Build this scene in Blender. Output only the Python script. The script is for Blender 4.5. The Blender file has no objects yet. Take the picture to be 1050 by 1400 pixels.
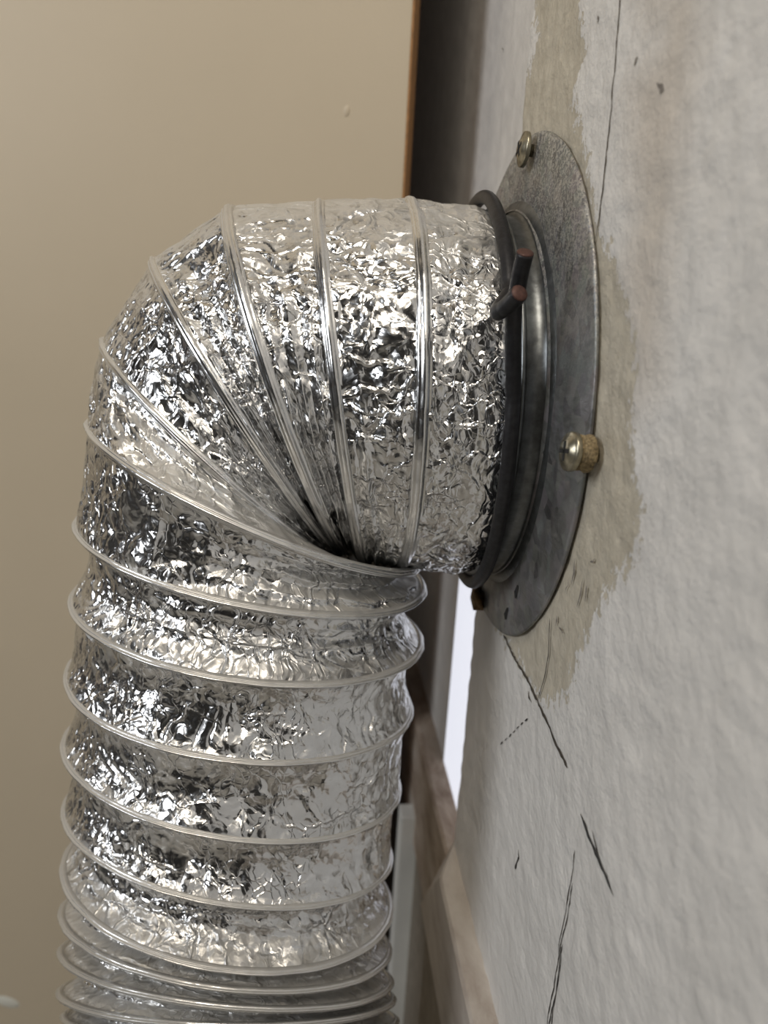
import bpy, bmesh, math
import numpy as np
from mathutils import Matrix, Vector

# ------------------------------------------------------------------ camera, world, lights, exposure
Z0 = 0.500                      # height of the lens above the floor (metres)
scene = bpy.context.scene
COL = scene.collection
RX = np.array((0.99458, -0.09044, 0.05127))    # camera right
UX = np.array((-0.02249, 0.2943, 0.95545))     # camera up
FX = np.array((0.1015, 0.95142, -0.29067))     # camera forward
cam_d = bpy.data.cameras.new('camera')
cam = bpy.data.objects.new('camera', cam_d)
COL.objects.link(cam)
m = Matrix(((RX[0], UX[0], -FX[0], 0), (RX[1], UX[1], -FX[1], 0), (RX[2], UX[2], -FX[2], Z0), (0, 0, 0, 1)))
cam.matrix_world = m
cam_d.sensor_fit = 'VERTICAL'
cam_d.sensor_height = 36.0
cam_d.lens = 36.0 * 1051.0 / 1400.0
cam_d.clip_start = 0.005
cam_d.clip_end = 50
cam_d.dof.use_dof = True
cam_d.dof.focus_distance = 0.165
cam_d.dof.aperture_fstop = 16.0
scene.camera = cam

world = bpy.data.worlds.new('world')
scene.world = world
world.use_nodes = True
world.node_tree.nodes['Background'].inputs[0].default_value = (0.75, 0.78, 0.85, 1)
world.node_tree.nodes['Background'].inputs[1].default_value = 0.5


def area(name, loc, target, sx, sy, power, color):
    d = bpy.data.lights.new(name, 'AREA')
    d.shape = 'RECTANGLE'; d.size = sx; d.size_y = sy
    d.energy = power; d.color = color
    o = bpy.data.objects.new(name, d)
    COL.objects.link(o)
    o.location = (loc[0], loc[1], loc[2] + Z0)
    v = Vector((target[0] - loc[0], target[1] - loc[1], target[2] - loc[2]))
    o.rotation_euler = v.to_track_quat('-Z', 'Y').to_euler()
    return o


area('ceiling_lamp', (-0.16, -0.22, 0.66), (0.0, 0.2, -0.1), 0.26, 0.26, 3.1, (1.0, 0.90, 0.76))
area('window_daylight', (-1.15, -0.30, 0.50), (0.05, 0.2, 0.0), 0.5, 0.5, 6.9, (0.95, 0.97, 1.0))

scene.view_settings.view_transform = 'Standard'
scene.view_settings.look = 'None'
scene.view_settings.gamma = 1.0
scene.view_settings.use_curve_mapping = False
scene.view_settings.exposure = 0.0

# ------------------------------------------------------------------ helpers
F_PX = 1051.0


def ray(px, py):
    """direction through a pixel of the 1050x1400 photograph (camera at the origin of scene coordinates)"""
    return FX + RX * (px - 525) / F_PX - UX * (py - 700) / F_PX


def on_x(px, py, x):
    d = ray(px, py); return d * (x / d[0])


def on_y(px, py, y):
    d = ray(px, py); return d * (y / d[1])


ORIG = {}


def tag(o, label=None, cat=None, group=None, kind=None):
    for k, v in (('label', label), ('category', cat), ('group', group), ('kind', kind)):
        if v: o[k] = v
    return o


def thing(name, loc, label, cat):
    o = bpy.data.objects.new(name, None)
    o.empty_display_size = 0.02
    COL.objects.link(o)
    o.location = (loc[0], loc[1], loc[2] + Z0)
    ORIG[o] = np.array(loc, float)
    return tag(o, label, cat)


def build(name, verts, faces, mat, parent=None, smooth=True, uv=None, attr=None):
    """one mesh object; verts in scene coordinates (camera at the origin)"""
    verts = np.asarray(verts, dtype=np.float64)
    org = np.zeros(3)
    if parent is not None: org = ORIG[parent]
    me = bpy.data.meshes.new(name)
    if isinstance(faces, np.ndarray):
        nf = len(faces); k = faces.shape[1]
        me.vertices.add(len(verts)); me.loops.add(nf * k); me.polygons.add(nf)
        me.vertices.foreach_set('co', (verts - org).ravel())
        me.loops.foreach_set('vertex_index', faces.astype(np.int32).ravel())
        me.polygons.foreach_set('loop_start', np.arange(0, nf * k, k, dtype=np.int32))
        me.update(calc_edges=True)
    else:
        me.from_pydata([tuple(v - org) for v in verts], [], faces)
        me.update()
    if smooth:
        me.polygons.foreach_set('use_smooth', np.ones(len(me.polygons), dtype=bool))
    if uv is not None:
        l = me.uv_layers.new(name='UVMap')
        vi = np.empty(len(me.loops), dtype=np.int32)
        me.loops.foreach_get('vertex_index', vi)
        l.data.foreach_set('uv', np.asarray(uv, dtype=np.float32)[vi].ravel())
    if attr:
        for an, av in attr.items():
            a = me.attributes.new(an, 'FLOAT', 'POINT')
            a.data.foreach_set('value', np.asarray(av, dtype=np.float32))
    if mat: me.materials.append(mat)
    o = bpy.data.objects.new(name, me)
    COL.objects.link(o)
    if parent is None:
        o.location = (0, 0, Z0)
        ORIG[o] = np.zeros(3)
    else:
        o.parent = parent
        ORIG[o] = org
    return o


def grid_faces(n, k, close=False):
    i, j = np.meshgrid(np.arange(n - 1), np.arange(k if close else k - 1), indexing='ij')
    j2 = (j + 1) % k
    return np.stack([i * k + j, i * k + j2, (i + 1) * k + j2, (i + 1) * k + j], -1).reshape(-1, 4)


def box(x0, x1, y0, y1, z0, z1, bev=0.0):
    bm = bmesh.new()
    bmesh.ops.create_cube(bm, size=1)
    for v in bm.verts:
        v.co = Vector((x0 + (v.co.x + .5) * (x1 - x0), y0 + (v.co.y + .5) * (y1 - y0), z0 + (v.co.z + .5) * (z1 - z0)))
    if bev: bmesh.ops.bevel(bm, geom=bm.edges[:], offset=bev, segments=2, affect='EDGES', profile=0.7)
    r = from_bm(bm)
    return r


def from_bm(bm):
    bm.verts.ensure_lookup_table()
    v = [tuple(x.co) for x in bm.verts]
    f = [[x.index for x in p.verts] for p in bm.faces]
    bm.free()
    return v, f


def tube(path, rad, seg=14, caps=True):
    """swept round tube through path points; returns verts, faces"""
    P = np.asarray(path, float)
    n = len(P)
    rad = np.full(n, rad) if np.isscalar(rad) else np.asarray(rad, float)
    T = np.gradient(P, axis=0); T /= np.linalg.norm(T, axis=1)[:, None]
    N = np.cross(T[0], (0.3, 0.9, 0.2)); N /= np.linalg.norm(N)
    vs = []
    a = np.linspace(0, 2 * np.pi, seg, endpoint=False)
    for i in range(n):
        N = N - T[i] * (N @ T[i]); N /= np.linalg.norm(N)
        B = np.cross(T[i], N)
        vs.append(P[i] + rad[i] * (np.outer(np.cos(a), N) + np.outer(np.sin(a), B)))
    V = np.concatenate(vs)
    Fs = [list(map(int, q)) for q in grid_faces(n, seg, True)]
    if caps:
        Fs.append(list(range(seg))[::-1]); Fs.append([(n - 1) * seg + k for k in range(seg)])
    return V, Fs


def catmull(K, t):
    """K (n,d) keyed at 0..n-1, linear extrapolation outside"""
    K = np.asarray(K, float)
    Kp = np.vstack([2 * K[0] - K[1], K, 2 * K[-1] - K[-2]])
    tc = np.clip(t, 0, len(K) - 1 - 1e-9)
    i = np.floor(tc).astype(int); f = (tc - i)[:, None]
    p0, p1, p2, p3 = Kp[i], Kp[i + 1], Kp[i + 2], Kp[i + 3]
    r = .5 * (2 * p1 + (p2 - p0) * f + (2 * p0 - 5 * p1 + 4 * p2 - p3) * f ** 2 + (3 * p1 - p0 - 3 * p2 + p3) * f ** 3)
    ex = (t - tc)[:, None]
    r = r + np.where(ex < 0, ex * (K[1] - K[0]), ex * (K[-1] - K[-2]))
    return r


def hsh(i, j, s):
    x = np.sin(i * 127.1 + j * 311.7 + s * 74.7) * 43758.5453
    return x - np.floor(x)


def vnoise(x, y, s=0):
    i = np.floor(x); j = np.floor(y); u = x - i; v = y - j
    u = u * u * (3 - 2 * u); v = v * v * (3 - 2 * v)
    a = hsh(i, j, s); b = hsh(i + 1, j, s); c = hsh(i, j + 1, s); d = hsh(i + 1, j + 1, s)
    return a + (b - a) * u + (c - a) * v + (a - b - c + d) * u * v


def facets(x, y, s=0, tilt=1.0, k=0.9):
    """height field of flat facets meeting in sharp creases"""
    i0 = np.floor(x); j0 = np.floor(y)
    best = np.full(x.shape, 1e9)
    for di in (-1, 0, 1):
        for dj in (-1, 0, 1):
            i = i0 + di; j = j0 + dj
            dx = x - (i + .15 + .7 * hsh(i, j, s)); dy = y - (j + .15 + .7 * hsh(i, j, s + 5))
            a = hsh(i, j, s + 9) * 6.2832
            h = k * (dx * dx + dy * dy) + tilt * (np.cos(a) * dx + np.sin(a) * dy) + .25 * hsh(i, j, s + 13)
            best = np.minimum(best, h)
    return best


# ------------------------------------------------------------------ materials
class NT:
    def __init__(self, name):
        self.m = bpy.data.materials.new(name); self.m.use_nodes = True
        self.t = self.m.node_tree; self.b = self.t.nodes['Principled BSDF']

    def n(self, typ, **kw):
        nd = self.t.nodes.new(typ)
        for k, v in kw.items():
            if k[0] == '_': setattr(nd, k[1:], v)
        return nd

    def l(self, a, b): self.t.links.new(a, b)

    def set(self, **kw):
        for k, v in kw.items():
            self.b.inputs[k.replace('_', ' ')].default_value = v

    def coord(self, kind='Object', scale=(1, 1, 1)):
        tc = self.n('ShaderNodeTexCoord'); mp = self.n('ShaderNodeMapping')
        mp.inputs['Scale'].default_value = scale
        self.l(tc.outputs[kind], mp.inputs[0]); return mp.outputs[0]

    def noise(self, vec, scale, detail=4, rough=.55, dist=0):
        nd = self.n('ShaderNodeTexNoise')
        nd.inputs['Scale'].default_value = scale; nd.inputs['Detail'].default_value = detail
        nd.inputs['Roughness'].default_value = rough; nd.inputs['Distortion'].default_value = dist
        self.l(vec, nd.inputs['Vector']); return nd.outputs['Fac']

    def ramp(self, fac, stops):
        r = self.n('ShaderNodeValToRGB'); e = r.color_ramp.elements
        while len(e) > 1: e.remove(e[-1])
        e[0].position = stops[0][0]; e[0].color = (*stops[0][1], 1)
        for p, c in stops[1:]:
            q = e.new(p); q.color = (*c, 1)
        self.l(fac, r.inputs[0]); return r.outputs[0]

    def mix(self, fac, a, b):
        mx = self.n('ShaderNodeMix', _data_type='RGBA')
        if hasattr(fac, 'links'): self.l(fac, mx.inputs[0])
        else: mx.inputs[0].default_value = fac
        for s, v in ((mx.inputs[6], a), (mx.inputs[7], b)):
            if hasattr(v, 'links'): self.l(v, s)
            else: s.default_value = (*v, 1)
        return mx.outputs[2]

    def math(self, op, a, b=0.5, clamp=False):
        nd = self.n('ShaderNodeMath', _operation=op); nd.use_clamp = clamp
        for i, v in enumerate((a, b)):
            if hasattr(v, 'links'): self.l(v, nd.inputs[i])
            else: nd.inputs[i].default_value = v
        return nd.outputs[0]

    def bump(self, h, dist, strength=1.0, normal=None):
        bp = self.n('ShaderNodeBump'); bp.inputs['Distance'].default_value = dist
        bp.inputs['Strength'].default_value = strength
        self.l(h, bp.inputs['Height'])
        if normal is not None: self.l(normal, bp.inputs['Normal'])
        return bp.outputs[0]


def g3(v): return (v, v, v)


def simple(name, col, rough=.5, metal=0.0, nscale=300, var=.12, bump=0.0):
    M = NT(name); c = M.coord()
    f = M.noise(c, nscale)
    M.l(M.ramp(f, [(.3, tuple(x * (1 - var) for x in col)), (.7, tuple(min(1, x * (1 + var)) for x in col))]), M.b.inputs['Base Color'])
    M.set(Roughness=rough, Metallic=metal)
    if bump: M.l(M.bump(f, bump), M.b.inputs['Normal'])
    return M.m


def foil_material(name, fine=1.0, dusty=1.0, rough=.2):
    M = NT(name)
    uv = M.coord('UV')
    warp = M.n('ShaderNodeTexNoise'); warp.inputs['Scale'].default_value = 160; warp.inputs['Detail'].default_value = 2
    M.l(uv, warp.inputs['Vector'])
    wv = M.n('ShaderNodeVectorMath', _operation='MULTIPLY_ADD')
    M.l(warp.outputs['Color'], wv.inputs[0]); wv.inputs[1].default_value = (.007, .007, .007); M.l(uv, wv.inputs[2])
    geo = M.n('ShaderNodeNewGeometry')
    acc = geo.outputs['Normal']
    mask = M.noise(uv, 55, 2)
    mask = M.ramp(mask, [(.36, g3(.35)), (.62, g3(1))])
    for sc, am, stretch in ((260, .42, (1, .6, 1)), (560, .50, (.7, 1, 1)), (1000, .34, (1, 1.4, 1))):
        mp = M.n('ShaderNodeMapping'); mp.inputs['Scale'].default_value = stretch
        M.l(wv.outputs[0], mp.inputs[0])
        vo = M.n('ShaderNodeTexVoronoi'); vo.inputs['Scale'].default_value = sc
        vo.voronoi_dimensions = '2D'
        M.l(mp.outputs[0], vo.inputs['Vector'])
        sb = M.n('ShaderNodeVectorMath', _operation='SUBTRACT'); M.l(vo.outputs['Color'], sb.inputs[0]); sb.inputs[1].default_value = (.5, .5, .5)
        s2 = M.n('ShaderNodeVectorMath', _operation='SCALE'); M.l(sb.outputs[0], s2.inputs[0])
        M.l(M.math('MULTIPLY', mask, am * fine), s2.inputs['Scale'])
        ad = M.n('ShaderNodeVectorMath', _operation='ADD'); M.l(acc, ad.inputs[0]); M.l(s2.outputs[0], ad.inputs[1])
        acc = ad.outputs[0]
    nm = M.n('ShaderNodeVectorMath', _operation='NORMALIZE'); M.l(acc, nm.inputs[0])
    nrm = nm.outputs[0]
    for sc, ds, st, ms in ((150, .00034, (1, .42, 1), 70), (150, .00030, (.38, 1, 1), 60), (430, .00011, (1, .7, 1), 95)):
        if fine < .5: break
        mp = M.n('ShaderNodeMapping'); mp.inputs['Scale'].default_value = st; mp.inputs['Rotation'].default_value = (0, 0, ms * .01)
        mp.inputs['Location'].default_value = (ms * .1, sc * .01, 0)
        M.l(wv.outputs[0], mp.inputs[0])
        v2 = M.n('ShaderNodeTexVoronoi'); v2.feature = 'DISTANCE_TO_EDGE'; v2.voronoi_dimensions = '2D'
        v2.inputs['Scale'].default_value = sc; M.l(mp.outputs[0], v2.inputs['Vector'])
        cr = M.math('MULTIPLY', M.math('MINIMUM', v2.outputs['Distance'], .10), 10)
        mk = M.ramp(M.noise(mp.outputs[0], ms, 2), [(.45, g3(0)), (.62, g3(1))])
        nrm = M.bump(M.math('MULTIPLY', cr, mk), ds, 1.0, nrm)
    # dust film that settled on the upper side
    sep = M.n('ShaderNodeSeparateXYZ'); M.l(geo.outputs['True Normal'], sep.inputs[0])
    dn = M.noise(uv, 420, 6, .7)
    d = M.math('MULTIPLY_ADD', sep.outputs[2], 1.5, False)
    d.node.inputs[2].default_value = -.85
    d = M.math('ADD', d, M.math('MULTIPLY', M.math('SUBTRACT', dn, .5), .7))
    d = M.math('MULTIPLY', d, dusty, True)
    d = M.math('MINIMUM', d, .75)
    col = M.mix(d, (.76, .765, .77), (.46, .43, .37))
    M.l(col, M.b.inputs['Base Color'])
    M.l(M.math('SUBTRACT', 1.0, d), M.b.inputs['Metallic'])
    M.l(M.math('MULTIPLY_ADD', d, .4), M.b.inputs['Roughness'])
    M.b.inputs['Roughness'].links[0].from_node.inputs[2].default_value = rough
    M.l(nrm, M.b.inputs['Normal'])
    return M.m


MAT_FOIL = foil_material('crumpled_aluminium_foil', .95, 1.0, .21)
MAT_RIB = foil_material('foil_over_wire', .22, .8, .22)


def galvanised():
    M = NT('galvanised_steel'); c = M.coord()
    a = M.noise(c, 90, 5, .6); b_ = M.noise(M.coord(scale=(1, .35, 1)), 900, 3, .6)
    vo = M.n('ShaderNodeTexVoronoi'); vo.inputs['Scale'].default_value = 260; M.l(c, vo.inputs['Vector'])
    base = M.ramp(a, [(.3, (.085, .097, .103)), (.5, (.15, .162, .168)), (.72, (.26, .27, .275))])
    base = M.mix(.18, base, vo.outputs['Color'])
    hs = M.n('ShaderNodeHueSaturation'); hs.inputs['Saturation'].default_value = .12; M.l(base, hs.inputs['Color'])
    base = hs.outputs[0]
    # pale lint on the upper half of the plate (height in object space)
    sp = M.n('ShaderNodeSeparateXYZ'); tc = M.n('ShaderNodeTexCoord'); M.l(tc.outputs['Object'], sp.inputs[0])
    up = M.n('ShaderNodeMapRange'); up.inputs[1].default_value = .005; up.inputs[2].default_value = .065
    M.l(sp.outputs[2], up.inputs[0])
    speck = M.noise(c, 1100, 2, .8)
    dm = M.math('MULTIPLY', up.outputs[0], M.ramp(speck, [(.46, g3(.02)), (.56, g3(1))]))
    dm = M.math('MULTIPLY', dm, .62, True)
    M.l(M.mix(dm, base, (.58, .55, .48)), M.b.inputs['Base Color'])
    M.l(M.math('MULTIPLY', M.math('SUBTRACT', 1.0, dm), .75), M.b.inputs['Metallic'])
    M.l(M.ramp(b_, [(.3, g3(.36)), (.7, g3(.55))]), M.b.inputs['Roughness'])
    bn = M.bump(M.math('ADD', M.math('MULTIPLY', speck, dm), M.math('MULTIPLY', b_, .35)), .0004, .8)
    M.l(bn, M.b.inputs['Normal'])
    return M.m


MAT_GALV = galvanised()
MAT_COLLAR = simple('dull_zinc', (.16, .17, .175), .38, .85, 400, .3, .00008)
MAT_WIRE = simple('dark_tie_wire', (.026, .026, .029), .45, .5, 700, .3, .00006)
MAT_COPPER = simple('cut_wire_end', (.085, .038, .03), .5, .3, 1500, .3)
MAT_SCREW = simple('plated_screw', (.36, .33, .25), .32, .9, 500, .3, .00005)
MAT_RUST = simple('rusty_metal', (.20, .12, .05), .7, .3, 900, .5, .0001)
MAT_LINT = simple('golden_lint', (.27, .21, .12), .95, 0, 1800, .5, .0003)
MAT_DARK = simple('dark_hollow', (.012, .012, .012), .8, 0)
MAT_PENCIL = simple('graphite', (.035, .035, .035), .6, 0, 2500, .5)
MAT_SCUFF = simple('grey_scuff', (.20, .18, .16), .8, 0, 2500, .4)
MAT_CRACK = simple('crack_shadow', (.06, .05, .04), .9, 0, 1500, .4)


def wall_material():
    M = NT('painted_plaster'); c = M.coord()
    at = M.n('ShaderNodeAttribute'); at.attribute_name = 'patch'
    at2 = M.n('ShaderNodeAttribute'); at2.attribute_name = 'mottle'
    ed = M.noise(c, 420, 5, .65)
    p = M.math('ADD', at.outputs['Fac'], M.math('MULTIPLY', M.math('SUBTRACT', ed, .5), 2.0))
    p = M.ramp(p, [(.44, g3(0)), (.54, g3(1))])
    n1 = M.noise(c, 60, 4, .6)
    white = M.ramp(n1, [(.3, (.67, .66, .64)), (.7, (.75, .74, .72))])
    white = M.mix(M.math('MULTIPLY', at2.outputs['Fac'], .8), white, (.56, .51, .45))
    n2 = M.noise(c, 260, 6, .7)
    beige = M.ramp(n2, [(.3, (.46, .42, .34)), (.7, (.57, .53, .44))])
    M.l(M.mix(p, white, beige), M.b.inputs['Base Color'])
    M.set(Roughness=.42)
    pk = M.noise(c, 330, 3, .5)
    fine = M.noise(c, 1300, 3, .6)
    h = M.math('ADD', M.math('MULTIPLY', pk, 1.0), M.math('MULTIPLY', fine, .22))
    h = M.math('ADD', h, M.math('MULTIPLY', p, -.35))
    M.l(M.bump(h, .0010, .5), M.b.inputs['Normal'])
    return M.m


MAT_WALL = wall_material()
MAT_FARWALL = simple('recess_paint', (.70, .68, .65), .55, 0, 120, .08, .0006)
MAT_ROOM = simple('room_paint', (.11, .105, .10), .8, 0, 3, .05)
MAT_BACKWALL = simple('dusky_plaster', (.20, .17, .16), .8, 0, 3, .05)


def board_material(name, c0, c1, c2):
    M = NT(name); c = M.coord(scale=(1, .45, 1))
    f = M.noise(c, 90, 6, .65, .3); g = M.noise(c, 900, 4, .6)
    col = M.ramp(f, [(.3, c0), (.5, c1), (.75, c2)])
    M.l(M.mix(M.math('MULTIPLY', g, .25), col, c0), M.b.inputs['Base Color'])
    M.set(Roughness=.6)
    M.l(M.bump(M.math('ADD', f, M.math('MULTIPLY', g, .3)), .0006), M.b.inputs['Normal'])
    return M.m


MAT_BOARD = board_material('scuffed_pink_beige_paint', (.34, .29, .25), (.47, .425, .38), (.58, .54, .49))
MAT_BOARD2 = board_material('stained_board', (.20, .14, .10), (.42, .34, .27), (.66, .60, .53))
MAT_PLINTH = simple('dull_plinth', (.24, .21, .17), .8, 0, 200, .2)
MAT_FLOOR = simple('pale_floor', (.38, .36, .32), .5, 0, 40, .06)


def door_material():
    M = NT('cream_laminate'); c = M.coord()
    f = M.noise(c, 6, 4); g = M.noise(c, 1400, 3)
    M.l(M.ramp(f, [(.3, (.53, .455, .34)), (.7, (.57, .49, .37))]), M.b.inputs['Base Color'])
    M.set(Roughness=.48)
    M.l(M.bump(g, .00012, .5), M.b.inputs['Normal'])
    return M.m


MAT_DOOR = door_material()
MAT_EDGE = simple('brown_edge', (.34, .17, .06), .6, 0, 500, .25)
MAT_WHITE = simple('white_gloss', (.90, .90, .85), .4, 0, 60, .04)
MAT_DRIP = simple('white_paint', (.62, .62, .56), .35, 0, 200, .04)

# ------------------------------------------------------------------ the setting
WX = 0.0534          # wall surface behind the plate
CORNER = 0.2165      # the near wall ends here; the wall beyond steps back
RECX = 0.0612
ROOM = dict(x0=-1.7, y0=-1.9, y1=.62, z0=-Z0, z1=1.95)


def poly_field(pts, Y, Z, soft):
    """soft inside/outside field (1 in, 0 out) of a polygon in wall coordinates"""
    P = np.array(pts); n = len(P)
    d = np.full(Y.shape, 1e9); ins = np.zeros(Y.shape, bool)
    for i in range(n):
        a = P[i]; b = P[(i + 1) % n]; e = b - a
        t = np.clip(((Y - a[0]) * e[0] + (Z - a[1]) * e[1]) / (e @ e), 0, 1)
        d = np.minimum(d, np.hypot(Y - a[0] - t * e[0], Z - a[1] - t * e[1]))
        c = (a[1] > Z) != (b[1] > Z)
        xx = a[0] + (Z - a[1]) / (e[1] if e[1] != 0 else 1e-9) * e[0]
        ins ^= c & (Y < xx)
    s = np.where(ins, d, -d)
    return np.clip(.5 + s / soft, 0, 1)


def wall_px(L): return [on_x(a, b, WX)[1:] for a, b in L]


def lines(lo, hi, a, b, step):
    return np.concatenate([np.linspace(lo, a, 6)[:-1], np.arange(a, b, step), np.linspace(b, hi, 6)])


ys = np.concatenate([np.linspace(ROOM['y0'], .045, 8)[:-1], np.arange(.045, CORNER - .0006, .0009), [CORNER - .0012, CORNER - .0005, CORNER]])
zs = lines(ROOM['z0'], ROOM['z1'], -.20, .12, .0011)
Y, Z = np.meshgrid(ys, zs, indexing='ij')
patch = poly_field(wall_px([(722, -30), (735, 60), (700, 170), (670, 270), (640, 500), (650, 800), (690, 872), (722, 925), (741, 962), (775, 950),
                            (795, 890), (812, 850), (838, 800), (868, 760), (880, 700), (862, 600), (872, 500), (860, 420), (838, 360), (815, 300), (800, 200),
                            (782, 130), (800, 70), (790, -30)]), Y, Z, .009)
mott = poly_field(wall_px([(860, -40), (905, 60), (862, 120), (868, 300), (850, 380), (870, 560), (905, 520), (915, 360), (935, 200), (955, 60), (960, -40)]), Y, Z, .012)
disp = (vnoise(Y * 260, Z * 260, 3) - .5) * .0004 + (vnoise(Y * 90, Z * 90, 4) - .5) * .0004
disp -= .0003 * np.clip(patch * 2 - .6, 0, 1)
fade = np.clip((Y + .05) / .05, 0, 1)
X = WX - .0002 - disp * fade
X = X + np.where(Y > CORNER - .0016, .0012 * ((Y - (CORNER - .0016)) / .0016) ** 2, 0)
n, k = Y.shape
wall = build('wall_right', np.stack([X, Y, Z], -1).reshape(-1, 3), grid_faces(n, k)[:, ::-1].copy(), MAT_WALL,
             attr={'patch': patch.ravel(), 'mottle': mott.ravel()})
tag(wall, 'white textured plaster wall with a beige unpainted patch around the metal plate', None, None, 'structure')
# end face of the thick wall, then the recessed wall beyond it
v, f = box(WX + .0006, RECX + .02, CORNER - .012, CORNER + .0004, ROOM['z0'], ROOM['z1'])
e = build('wall_end', v, f, MAT_WALL, wall, smooth=False)

SL0, SL1 = .236, .2745       # slit in the recessed wall, filled by an added glowing pane
SLZ = -.052


def wall_slab(name, y0, y1, z0, z1, parent):
    yy = np.linspace(y0, y1, 60); zz = np.linspace(z0, z1, 60)
    A, B = np.meshgrid(yy, zz, indexing='ij')
    Xx = RECX + (vnoise(A * 300, B * 300, 8) - .5) * .0004
    return build(name, np.stack([Xx, A, B], -1).reshape(-1, 3), grid_faces(60, 60)[:, ::-1].copy(), MAT_FARWALL, parent)


rec = wall_slab('wall_right_recess', SL1, ROOM['y1'], ROOM['z0'], ROOM['z1'], None)
tag(rec, 'grey recessed wall beyond the corner, half hidden behind the duct', None, None, 'structure')
wall_slab('wall_panel', CORNER, SL1, SLZ, .5, rec)
wall_slab('wall_panel', CORNER, SL1, .5, ROOM['z1'], rec)
wall_slab('wall_panel', CORNER, SL0, ROOM['z0'], SLZ, rec)
M = NT('slit_glow'); M.b.inputs['Base Color'].default_value = (.8, .8, .8, 1)
M.b.inputs['Emission Color'].default_value = (.86, .89, 1, 1); M.b.inputs['Emission Strength'].default_value = 0.82  # emission imitates light coming through the slit; no real opening behind it
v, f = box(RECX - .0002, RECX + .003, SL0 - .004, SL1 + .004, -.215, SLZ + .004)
pane = build('glow_pane_1', v, f, M.m, None, smooth=False)
tag(pane, 'glowing pane imitating a narrow bright white slit below the duct beside the wall corner', None, None, 'structure')

for nm, b_, mt, lb in (
        ('floor', (ROOM['x0'], RECX + .1, ROOM['y0'], ROOM['y1'], -Z0 - .02, -Z0), MAT_FLOOR, 'pale floor seen as a narrow strip beside the baseboard'),
        ('ceiling', (ROOM['x0'], RECX + .1, ROOM['y0'], ROOM['y1'], ROOM['z1'], ROOM['z1'] + .02), MAT_ROOM, 'ceiling of the room, out of view'),
        ('wall_left', (ROOM['x0'] - .02, ROOM['x0'], ROOM['y0'], ROOM['y1'], -Z0, ROOM['z1']), MAT_ROOM, 'left wall of the room, out of view'),
        ('wall_front', (ROOM['x0'], RECX + .1, ROOM['y0'] - .02, ROOM['y0'], -Z0, ROOM['z1']), MAT_ROOM, 'wall behind the viewer, out of view'),
        ('wall_back', (ROOM['x0'], RECX + .1, ROOM['y1'], ROOM['y1'] + .02, -Z0, ROOM['z1']), MAT_BACKWALL, 'dark back wall behind the cabinet door')):
    v, f = box(*b_)
    tag(build(nm, v, f, mt, None, smooth=False), lb, None, None, 'structure')


# baseboards: profile in x-z swept along y
def sweep_y(profile, y0, y1, n=24, skew=0.0, wob=.0002, seed=0):
    P = np.array(profile); k = len(P)
    V = []
    for i, t in enumerate(np.linspace(0, 1, n)):
        y = y0 + (y1 - y0) * t
        yy = y + (skew * np.where(P[:, 0] < .0475, np.interp(P[:, 1], [-.224, -.184], [.012, -.018]), 0) if i == n - 1 else 0)
        w = (vnoise(np.full(k, y * 90.), P[:, 1] * 70 + P[:, 0] * 50, seed) - .5) * wob
        V.append(np.stack([P[:, 0] + w, np.full(k, 0) + yy, P[:, 1] + w], -1))
    Fs = [list(map(int, q)) for q in grid_faces(n, k, True)]
    Fs += [list(range(k))[::-1], [(n - 1) * k + j for j in range(k)]]
    return np.concatenate(V), Fs


TOPZ = -.1850
bb = build('baseboard_right', *sweep_y([(WX + .001, -.224), (.0464, -.224), (.0460, -.2235), (.0460, TOPZ - .0012), (.0468, TOPZ), (WX + .001, TOPZ + .0005)], -.9, .2185, 60, 1.0, .0006, 2), MAT_BOARD, None, smooth=False)
tag(bb, 'scuffed pinkish beige baseboard running along the foot of the white wall', None, None, 'structure')
pl = build('plinth', *sweep_y([(WX + .001, -Z0), (.0472, -Z0), (.0472, -.224), (WX + .001, -.224)], -.9, .2205, 12), MAT_PLINTH, bb, smooth=False)
t1 = build('trim_1', *sweep_y([(RECX + .001, -.25), (.0532, -.25), (.0528, -.249), (.0528, -.1975), (.0540, -.1965), (RECX + .001, -.1955)], .2215, ROOM['y1'], 40, 0, .0008, 5), MAT_BOARD2, None, smooth=False)
tag(t1, 'brown stained board continuing beyond the corner below the bright slit', None, None, 'structure')
build('plinth', *sweep_y([(RECX + .001, -Z0), (.0545, -Z0), (.0545, -.25), (RECX + .001, -.25)], .2215, ROOM['y1'], 12), MAT_PLINTH, t1, smooth=False)


v, f = box(.0465, .0560, .292, .302, -Z0, -.235, .001)
t2 = build('trim_2', v, f, MAT_WHITE, None, smooth=False)
tag(t2, 'white painted batten standing low behind the duct beside the baseboard', None, None, 'structure')


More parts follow.
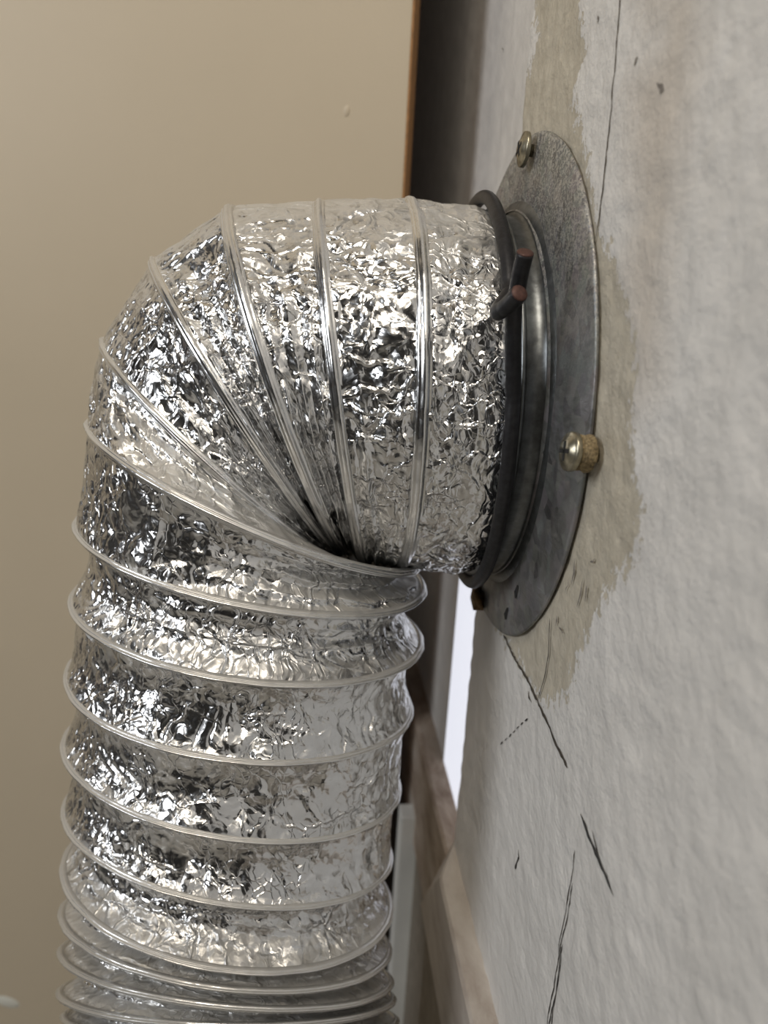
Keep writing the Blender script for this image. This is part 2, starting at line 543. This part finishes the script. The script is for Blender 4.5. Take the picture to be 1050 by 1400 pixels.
# marks on the near wall: thin ribbons lying on the plaster
def ribbon(name, pts, w, mat, jit=.0002, seed=0, off=.00045):
    P = np.array(wall_px(pts)); L = []
    for i in range(len(P) - 1):
        m_ = max(2, int(np.linalg.norm(P[i + 1] - P[i]) / .0012))
        for t in np.linspace(0, 1, m_, endpoint=False): L.append(P[i] * (1 - t) + P[i + 1] * t)
    L.append(P[-1]); L = np.array(L); n = len(L)
    T = np.gradient(L, axis=0); T /= np.linalg.norm(T, axis=1)[:, None] + 1e-12
    N = np.stack([-T[:, 1], T[:, 0]], -1)
    i = np.arange(n)
    L = L + N * ((hsh(i, seed, 1) - .5) * jit)[:, None]
    ww = w * (.55 + .9 * hsh(i, seed, 2)); ww[0] *= .2; ww[-1] *= .2
    a = L + N * ww[:, None] / 2; b = L - N * ww[:, None] / 2
    yi = lambda q: q
    def xs(q):
        d_ = (vnoise(q[:, 0] * 260, q[:, 1] * 260, 3) - .5) * .0004 + (vnoise(q[:, 0] * 90, q[:, 1] * 90, 4) - .5) * .0004
        return WX - .0002 - d_ - off * .35
    V = np.stack([np.concatenate([np.c_[xs(a), a], np.c_[xs(b), b]])])[0]
    Fs = [[j, j + 1, n + j + 1, n + j] for j in range(n - 1)]
    return build(name, V, Fs, mat, wall)


ribbon('crack', [(850, -10), (846, 50), (838, 150), (830, 230), (824, 290), (817, 330), (813, 352)], .00035, MAT_CRACK, .0003, 1)
ribbon('crack', [(755, 845), (752, 885), (746, 925), (738, 955)], .00035, MAT_CRACK, .0002, 2)
ribbon('crack', [(690, 868), (706, 900), (722, 930), (738, 962), (752, 990), (760, 1010), (777, 1050)], .0008, MAT_CRACK, .0004, 3)
ribbon('crack', [(723, 945), (724, 952), (729, 960)], .0007, MAT_CRACK, .0002, 4)
ribbon('pencil_mark', [(795, 1112), (808, 1145), (820, 1172), (826, 1185), (843, 1225)], .0006, MAT_PENCIL, .0002, 5)
ribbon('pencil_mark', [(800, 1122), (810, 1150), (824, 1180)], .0009, MAT_PENCIL, .0005, 6)
ribbon('pencil_mark', [(812, 1135), (819, 1160), (823, 1175), (828, 1188), (838, 1212)], .0005, MAT_PENCIL, .0003, 7)
ribbon('pencil_mark', [(710, 1161), (711, 1172), (708, 1184), (706, 1187)], .0007, MAT_PENCIL, .0003, 8)
ribbon('pencil_mark', [(788, 1162), (783, 1200), (774, 1250), (766, 1300), (758, 1350), (750, 1405)], .0003, MAT_PENCIL, .0002, 9)
ribbon('pencil_mark', [(785, 1206), (777, 1255), (768, 1300), (762, 1350), (756, 1405)], .00028, MAT_PENCIL, .0002, 10)
ribbon('pencil_mark', [(772, 1290), (763, 1345), (753, 1405)], .00035, MAT_PENCIL, .0003, 11)
for q in range(7):
    t = q / 6
    x_, y_ = 724 - 34 * t, 982 + 32 * t
    ribbon('pencil_mark', [(x_, y_), (x_ - 4, y_ + 4)], .0004, MAT_PENCIL, .0001, 12 + q)
for q, (x_, y_, dx, dy, w) in enumerate([(788, 764, -6, 36, .0011), (797, 790, -6, 40, .0008), (803, 800, -3, 22, .0011), (764, 842, -2, 14, .0010), (766, 858, 6, 8, .0006),
                                         (815, 765, -6, 4, .0006), (903, 112, 6, 14, .0013), (874, 78, -3, 12, .0011), (820, 22, -1, 10, .0009), (779, 790, -4, 20, .0004), (688, 66, 1, 6, .0008)]):
    ribbon('scuff_mark', [(x_, y_), (x_ + dx * .5 + 1, y_ + dy * .5), (x_ + dx, y_ + dy)], w * .6, MAT_SCUFF, .0005, 30 + q)

# ------------------------------------------------------------------ cabinet door behind the duct
PHI = math.radians(12.7)
c_ = on_y(560, 134, .30)
edge = np.array([c_[0], .30, 0])
ax = np.array([-math.cos(PHI), math.sin(PHI), 0]); nb = np.array([math.sin(PHI), math.cos(PHI), 0])
door = thing('cabinet_door', (edge[0], edge[1], -Z0), 'cream laminate cabinet door with brown edge standing behind the foil duct', 'cabinet door')


def panel(x0, x1, d0, d1, z0, z1, bev):
    v, f = box(x0, x1, d0, d1, z0, z1, bev)
    return [np.array([edge[0], edge[1], 0]) + ax * p[0] + nb * p[1] + np.array([0, 0, p[2]]) for p in v], [q[::-1] for q in f]


build('panel', *panel(.0007, .60, 0, .018, -Z0, 1.2, .0005), MAT_DOOR, door, smooth=False)
build('edge_banding', *panel(0, .0009, 0.0001, .0179, -Z0, 1.2, 0), MAT_EDGE, door, smooth=False)


def blob(name, cx, cy, rx, rz, mat, seed=0, par=None, h=.0012):
    d = ray(cx, cy); base = edge
    t = (base @ nb) / (d @ nb); P = d * t
    V = []; n1, n2 = 8, 20
    for i in range(n1):
        r = (i + .001) / (n1 - 1)
        for j in range(n2):
            a = 2 * np.pi * j / n2
            rr = r * (1 + .12 * math.sin(a * 2 + seed))
            V.append(P + ax * rx * rr * math.cos(a) + np.array([0, 0, rz * rr * math.sin(a)]) - nb * h * (1 - r ** 2.5) + nb * .0001)
    return build(name, np.array(V), [list(map(int, q)) for q in grid_faces(n1, n2, True)], mat, par)


blob('paint_drip', 10, 1370, .0068, .0046, MAT_DRIP, 1, door)
blob('paint_drip', 474, 152, .0012, .0024, MAT_DOOR, 2, door, .0005)

# ------------------------------------------------------------------ the foil duct
RD = 0.0486
# per wire turn: centre x, y, z, angle of the outer-to-inner diameter, tilt, scale
RINGS = np.array([[0.04285, 0.20864, -0.03, -1.56191, -0.04038, 0.99898], [0.02514, 0.20987, -0.02907, -1.55095, -0.00829, 0.99883],
                  [0.00985, 0.21418, -0.02982, -1.40399, -0.05442, 0.99803], [-0.00396, 0.21585, -0.02993, -1.20941, -0.0281, 0.99807],
                  [-0.01504, 0.2205, -0.03892, -0.98953, 0.08321, 0.99697], [-0.01961, 0.2225, -0.05212, -0.72415, 0.10221, 0.99632],
                  [-0.01235, 0.20922, -0.05883, -0.40036, 0.0905, 0.99904], [-0.0132, 0.2076, -0.0753, -0.19093, 0.07906, 0.99899],
                  [-0.01401, 0.20346, -0.09288, -0.13927, 0.1028, 0.9996], [-0.01619, 0.20171, -0.11404, -0.13247, 0.13849, 0.99981],
                  [-0.01814, 0.1995, -0.13725, -0.1816, 0.20959, 1.00006], [-0.0196, 0.19784, -0.15985, -0.20559, 0.2977, 1.00024],
                  [-0.01919, 0.1929, -0.17427, -0.19617, 0.2907, 1.00077], [-0.01981, 0.18892, -0.18877, -0.18051, 0.48997, 1.00118],
                  [-0.01946, 0.18413, -0.19832, -0.15801, 0.62266, 1.00164], [-0.01886, 0.18082, -0.20623, -0.08305, 0.70212, 1.00195],
                  [-0.01766, 0.17916, -0.21344, -0.07599, 0.74055, 1.0021],
                  [-0.017, 0.179, -0.222, -0.06, 0.70, 1], [-0.017, 0.181, -0.240, -0.05, 0.52, 1], [-0.017, 0.183, -0.262, -0.03, 0.33, 1],
                  [-0.017, 0.184, -0.286, 0, 0.18, 1], [-0.017, 0.185, -0.312, 0, 0.08, 1], [-0.017, 0.185, -0.340, 0, 0, 1], [-0.017, 0.185, -0.368, 0, 0, 1], [-0.017, 0.185, -0.396, 0, 0, 1],
                  [-0.017, 0.185, -0.424, 0, 0, 1], [-0.017, 0.185, -0.452, 0, 0, 1], [-0.017, 0.185, -0.480, 0, 0, 1], [-0.017, 0.185, -0.498, 0, 0, 1]])


def frame(v):
    tc = np.clip(v, 0, len(RINGS) - 1 - 1e-9); i = np.floor(tc).astype(int); f = (v - i)[:, None]
    K = RINGS[i] * (1 - f) + RINGS[i + 1] * f
    a, t = K[:, 3], K[:, 4]
    A = np.stack([np.cos(a), 0 * a, np.sin(a)], -1); n0 = np.stack([-np.sin(a), 0 * a, np.cos(a)], -1)
    B = np.cos(t)[:, None] * np.array([0, -1., 0]) + np.sin(t)[:, None] * n0
    return K[:, :3], A, B, K[:, 5] * RD


def surf(v, th, dr=0.0):
    sh = v.shape
    C, A, B, r = frame(v.ravel())
    r = r + (dr.ravel() if hasattr(dr, 'ravel') else dr)
    s, c = np.sin(th).ravel(), np.cos(th).ravel()
    return (C + r[:, None] * (s[:, None] * A + c[:, None] * B)).reshape(*sh, 3)


def helix(th):
    """how far the spring wire has advanced (in turns) at angle th; closed at the back so that turns join"""
    a = np.abs(th); k0 = 1.95
    s = np.clip((a - k0) / (np.pi - k0), 0, 1)
    return np.sign(th) * .5 * s * s * (3 - 2 * s) + 0 * th


V0, V1 = -.16, 28.0
NPER = 54
vp = np.concatenate([np.linspace(V0, 16.5, int((16.5 - V0) * NPER))[:-1], np.linspace(16.5, V1, 120)])
tf = np.linspace(-1.85, 1.85, 700)
th = np.concatenate([np.linspace(-np.pi, -1.85, 55)[:-1], tf, np.linspace(1.85, np.pi, 55)[1:]])
VP, TH = np.meshgrid(vp, th, indexing='ij')
VE = VP + helix(TH)
# spacing between neighbouring turns at this angle
seg = np.floor(VP)
S0 = surf(np.clip(seg, 0, 27) + helix(TH), TH); S1 = surf(np.clip(seg, 0, 27) + 1 + helix(TH), TH)
space = np.linalg.norm(S1 - S0, axis=-1)
del S0, S1
fr = VP - seg
prof = np.clip(1 - np.abs(2 * np.clip(fr, 0, 1) ** .72 - 1) ** 2.2, 0, 1)
Lf = .0215
depth = .34 * np.sqrt(np.clip(Lf ** 2 - space ** 2, 0, None)) + .0009
depth = np.minimum(depth + np.clip(VP - 6, 0, 1) * .0006, .0090)
depth = depth * np.where(VP < 6, .62, 1.0) * np.clip((VP - 1.2) / 2, .12, 1)
depth = np.where(VP < 0, .0002, depth)
UA = TH * RD; VA = VP * .0205
comp = np.clip(1 - space / Lf, 0, 1)
wx = (vnoise(UA * 120, VA * 120, 21) - .5) * .006; wy = (vnoise(UA * 120, VA * 120, 22) - .5) * .006
edgef = np.clip((.5 - np.abs(fr - .5)) * 7, 0, 1)
edgef = edgef * edgef * (3 - 2 * edgef)
amp = .35 + 1.1 * vnoise(UA * 45, VA * 60, 25)
D = 0
D = D + (facets((UA + wx) * 95, (VA + wy) * 130, 31, 1.2) - .1) * .0008 * amp
D = D + (facets((UA + wy) * 260, (VA + wx) * 230, 32, 1.2) - .1) * .00052 * amp * (.35 + 1.1 * vnoise(UA * 90, VA * 90, 26))
D = D + (facets((UA + wx) * 560, (VA + wy) * 520, 33, 1.2) - .1) * .00019 * (.1 + 1.5 * vnoise(UA * 110, VA * 110, 27) ** 2)
# short creases that run from wire to wire
ax_w = np.abs((((UA + wx * 1.6) * 190 + vnoise(UA * 60, VA * 260, 28) * 1.8) % 1) - .5) * 2
D = D + (1 - ax_w) ** 3 * .0006 * np.clip(vnoise(UA * 130, VA * 70, 29) * 2.2 - .75, 0, 1) * np.clip((fr - .3) * 2.2, 0, 1)
# long pleats that run along the wires where the turns are squeezed together
ph = fr * (2.6 + 2.0 * vnoise(UA * 12, seg * 3.3, 35)) + UA * 16 * (hsh(seg, 0, 36) - .5) + wx * 60
pl_ = np.abs((ph % 1) - .5) * 2
pa = np.clip(comp * 1.5, 0, 1) * np.where((VP > 1.6) & (VP < 7.6), 1.0, .35)
D = D - pl_ ** 1.3 * .0026 * pa
dr = -(depth * prof) - D * edgef
# tucked in under the tie wire and puckered at the cut end
dr = dr - .0010 * np.exp(-((VP + .12) / .10) ** 2)
Pm = surf(VE, TH, dr)
duct = thing('foil_duct', (-.0176, .185, -Z0), 'crumpled silver foil flexible duct bent down from the wall plate', 'duct')
n, k = VP.shape
build('foil_sleeve', Pm.reshape(-1, 3), grid_faces(n, k), MAT_FOIL, duct, uv=np.stack([UA, VA], -1).reshape(-1, 2))
del Pm

# the spring wire under its foil cover: a ridge following the helix
tw = np.concatenate([np.linspace(-np.pi, np.pi, 361)[:-1]])
turns = 27
TT = np.tile(tw, turns); KK = np.repeat(np.arange(turns), len(tw)).astype(float)
keep = slice(len(tw) // 2 - 100, None)
vv = (KK + helix(TT) + 1); TT = TT
Cp = surf(vv, TT); nv = 1e-3
Tn = np.gradient(Cp, axis=0); Tn /= np.linalg.norm(Tn, axis=1)[:, None]
Cc, A_, B_, r_ = frame(vv)
Rn = np.sin(TT)[:, None] * A_ + np.cos(TT)[:, None] * B_
Rn -= Tn * (Rn * Tn).sum(1)[:, None]; Rn /= np.linalg.norm(Rn, axis=1)[:, None]
Bn = np.cross(Tn, Rn)
wid = np.clip(1.9 - vv * .16, .68, 1.7) * 1e-3
prof_r = [(-1.35, -.9), (-1.0, -.02), (-.80, .16), (-.62, .10), (-.45, .38), (-.2, .66), (0, .72), (.2, .66), (.45, .38), (.62, .10), (.80, .16), (1.0, -.02), (1.35, -.9), (0, -1.2)]
wob = (vnoise(TT * 9 + KK * 17, KK * 3.1, 41) - .5) * .00035
V = []
for (a, h) in prof_r:
    V.append(Cp + Bn * (a * wid)[:, None] + Rn * (h * 1.05e-3 + (wob if h > 0 else 0) + .0001)[:, None] if h > 0 else Cp + Bn * (a * wid)[:, None] + Rn * (h * 1.05e-3))
V = np.stack(V, 1)
L = np.concatenate([[0], np.cumsum(np.linalg.norm(np.diff(Cp, axis=0), axis=1))])
uvr = np.stack([np.repeat(L[:, None], len(prof_r), 1), np.repeat(np.arange(len(prof_r))[None] * .0006, len(L), 0)], -1)
build('wire_rib', V.reshape(-1, 3), grid_faces(len(L), len(prof_r), True)[:, ::-1].copy(), MAT_RIB, duct, uv=uvr.reshape(-1, 2))

# ------------------------------------------------------------------ round wall plate with its collar and screws
PC = np.array([.0523, .2, -.0280]); PR = .0626
plate_t = thing('wall_flange', tuple(PC), 'round dark galvanised steel plate screwed to the wall around the duct', 'wall plate')
RC = 0.0468; CY, CZ = .2078, -.0300
# flat ring with rounded rim, from the (slightly off centre) collar hole to the outer edge
na, nr = 256, 40
a = np.linspace(0, 2 * np.pi, na, endpoint=False)
V = []
rr = np.linspace(0, 1, nr)
for i, t in enumerate(rr):
    s = t
    yi = CY + (RC + .0012) * np.cos(a); zi = CZ + (RC + .0012) * np.sin(a)
    yo = PC[1] + PR * np.cos(a); zo = PC[2] + PR * np.sin(a)
    yy = yi + (yo - yi) * s; zz = zi + (zo - zi) * s
    dent = (vnoise(yy * 70, zz * 70, 51) - .5) * .0005
    x = PC[0] - .0006 + dent + .0005 * s ** 8 - .0012 * np.exp(-(t / .05) ** 2)
    V.append(np.stack([x, yy, zz], -1))
V.append(np.stack([np.full(na, PC[0] + .0003), PC[1] + (PR + .0004) * np.cos(a), PC[2] + (PR + .0004) * np.sin(a)], -1))
V.append(np.stack([np.full(na, PC[0] + .0008), PC[1] + PR * np.cos(a), PC[2] + PR * np.sin(a)], -1))
V.append(np.stack([np.full(na, PC[0] + .0008), CY + (RC + .001) * np.cos(a), CZ + (RC + .001) * np.sin(a)], -1))
build('plate', np.concatenate(V), grid_faces(len(V), na, True), MAT_GALV, plate_t)
# collar: lathe about the x axis
pr = [(.0522, RC + .0042), (.0512, RC + .0028), (.0508, RC + .0012), (.0505, RC + .0001), (.0465, RC + .0001), (.0461, RC + .0006), (.0458, RC + .0016), (.0453, RC + .0020), (.0448, RC + .0017),
      (.0444, RC + .0008), (.0440, RC + .0004), (.0380, RC - .0002), (.0340, RC - .0005), (.0340, RC - .0012), (.0520, RC - .0008)]
V = [np.stack([np.full(na, x), CY + r * np.cos(a), CZ + r * np.sin(a)], -1) for x, r in pr]
build('collar', np.concatenate(V), grid_faces(len(V), na, True), MAT_COLLAR, plate_t)


def lathe_dir(org, d, prof, seg=28):
    d = np.array(d, float); d /= np.linalg.norm(d)
    u = np.cross(d, (0, 1, 0)); u /= np.linalg.norm(u); w = np.cross(d, u)
    aa = np.linspace(0, 2 * np.pi, seg, endpoint=False)
    V = [np.array(org) + d * h + r * (np.outer(np.cos(aa), u) + np.outer(np.sin(aa), w)) for h, r in prof]
    Fs = [list(map(int, q)) for q in grid_faces(len(prof), seg, True)]
    Fs += [list(range(seg))[::-1], [(len(prof) - 1) * seg + j for j in range(seg)]]
    return np.concatenate(V), Fs, u, w, d


def screw(px, py, xh, d, R, washer, rot, lint=0, mat=None):
    mat = mat or MAT_SCREW
    head = on_x(px, py, xh)
    dd = np.array(d, float); dd /= np.linalg.norm(dd)
    stem = (WX + .001 - xh) / abs(dd[0])
    V, Fs, u, w, dd = lathe_dir(head, dd, [(-stem, .0014), (-.0014, .0014), (-.0013, R * .85), (-.0011, R), (-.0004, R * 1.0), (-.0001, R * .97), (-.0001, R * .84), (.0001, R * .80), (.0005, R * .55), (.0007, R * .50)])
    s = build('screw', V, Fs, mat, plate_t)
    ORIG[s] = ORIG[plate_t]
    s['label'] = 'cross-head screw at the rim of the plate'
    for k2 in (0, 1):
        e1 = math.cos(rot + k2 * math.pi / 2) * u + math.sin(rot + k2 * math.pi / 2) * w; e2 = np.cross(dd, e1)
        q = [head + dd * h + e1 * p + e2 * t for h in (.0004, .00078) for p, t in ((-R * .5, -.0004), (R * .5, -.0004), (R * .5, .0004), (-R * .5, .0004))]
        build('screw_slot', q, [[0, 1, 2, 3][::-1], [4, 5, 6, 7], [0, 1, 5, 4], [1, 2, 6, 5], [2, 3, 7, 6], [3, 0, 4, 7]], MAT_DARK, s, smooth=False)
    if washer:
        V, Fs, *_ = lathe_dir(head - dd * .0014, dd, [(-washer, R * .92), (-washer * .9, R * 1.0), (-washer * .5, R * .9), (-washer * .2, R * .95), (0, R * .85)], 24)
        V = V + (np.stack([hsh(np.arange(len(V)), q, 3) for q in (1, 2, 3)], -1) - .5) * .0004
        build('dusty_washer', V, Fs, MAT_LINT, s)
    return s


screw(713, 204, .0490, (-1, -.02, .05), .0040, 0, .6)
screw(776, 617, .0476, (-1, -.12, .10), .0037, .0030, .2)
s3 = screw(652, 820, .0500, (-1, .15, -.5), .0030, 0, .9, mat=MAT_RUST)
# rusty clip sticking out behind the lower left rim
c3 = on_x(657, 812, .0524)
v, f = box(-.0022, .0014, -.0030, .0026, -.0040, .0040, .0003)
v = [c3 + Matrix.Rotation(.35, 3, 'X') @ Vector(p) for p in v]
build('clip', [np.array(p) for p in v], f, MAT_RUST, plate_t, smooth=False)

for (px, py, h, tl) in ((707, 809, .0021, .32), (693, 839, .0021, .36)):
    c = on_x(px, py, .0516)
    dz = np.array([0, math.sin(-tl) * 1, math.cos(tl)]); dy = np.array([0, math.cos(tl), math.sin(tl)])
    for nm, s1, s2, xo, mt in (('embossed_slot', 1.35, 1.9, .0002, MAT_GALV), ('slot_hole', 1, 1, -.0001, MAT_DARK)):
        V = [c + np.array([-xo * 0 - (.0004 if nm == 'embossed_slot' else .00075), 0, 0])]
        nn = 24
        for j in range(nn):
            an = 2 * np.pi * j / nn
            V.append(c + dz * h * s1 * math.cos(an) + dy * .0009 * s2 * math.sin(an) + np.array([.0002 if nm == 'embossed_slot' else -.0002, 0, 0]))
        build(nm, V, [[0, 1 + j, 1 + (j + 1) % nn] for j in range(nn)], mt, plate_t)

# ------------------------------------------------------------------ the wire twisted round the duct end
RW = RD + .0023
TR = .0017
tie = thing('wire_tie', (.046, CY, CZ - RW), 'thick dark wire looped round the duct end with two crossed cut ends', 'wire')


def loop_pt(ang, x, r=RW):
    # ang 0 = towards the viewer, + = up
    return np.array([x, .2086 - r * math.cos(ang), -.030 + r * math.sin(ang)])


# upper strand: from the underside round the back and over the top to the crossing
up = []
for q in np.linspace(math.radians(268), math.radians(34), 80):
    t = (math.radians(268) - q) / math.radians(234)
    up.append(loop_pt(q, .0446 - .0020 * math.cos(q) - .0016 * math.sin(q)))
e1 = [on_y(681, 425, .1545), on_y(690, 421, .1505), on_y(700, 412, .1480), on_y(710, 401, .1455)]
# lower strand
lo = []
for q in np.linspace(math.radians(-90), math.radians(8), 50):
    t = (q + math.pi / 2) / math.radians(98)
    lo.append(loop_pt(q, .0450 - .0020 * math.cos(q) - .0012 * math.sin(q)))
e2 = [on_y(702, 430, .1560), on_y(706, 405, .1545), on_y(711, 375, .1525), on_y(718, 346, .1505)]


def smooth_path(P, m=6):
    P = np.array(P)
    return catmull(P, np.linspace(0, len(P) - 1, (len(P) - 1) * m + 1))


pu = np.vstack([smooth_path(up, 1), smooth_path([up[-1]] + e1, 8)[1:]])
plw = np.vstack([smooth_path(lo, 1), smooth_path([lo[-1]] + e2, 8)[1:]])
for P in (pu, plw):
    V, Fs = tube(P, TR, 16)
    w_ = build('wire', V, Fs, MAT_WIRE, tie)
    ORIG[w_] = ORIG[tie]
    d = P[-1] - P[-2]; d /= np.linalg.norm(d)
    V, Fs, *_ = lathe_dir(P[-1] - d * .0002, d, [(0, TR * .9), (.0003, TR * .98), (.0005, TR * .86), (.00055, TR * .3)], 16)
    c_end = build('cut_end', V, Fs, MAT_COPPER, w_)
    c_end['label'] = 'reddish brown cut end'
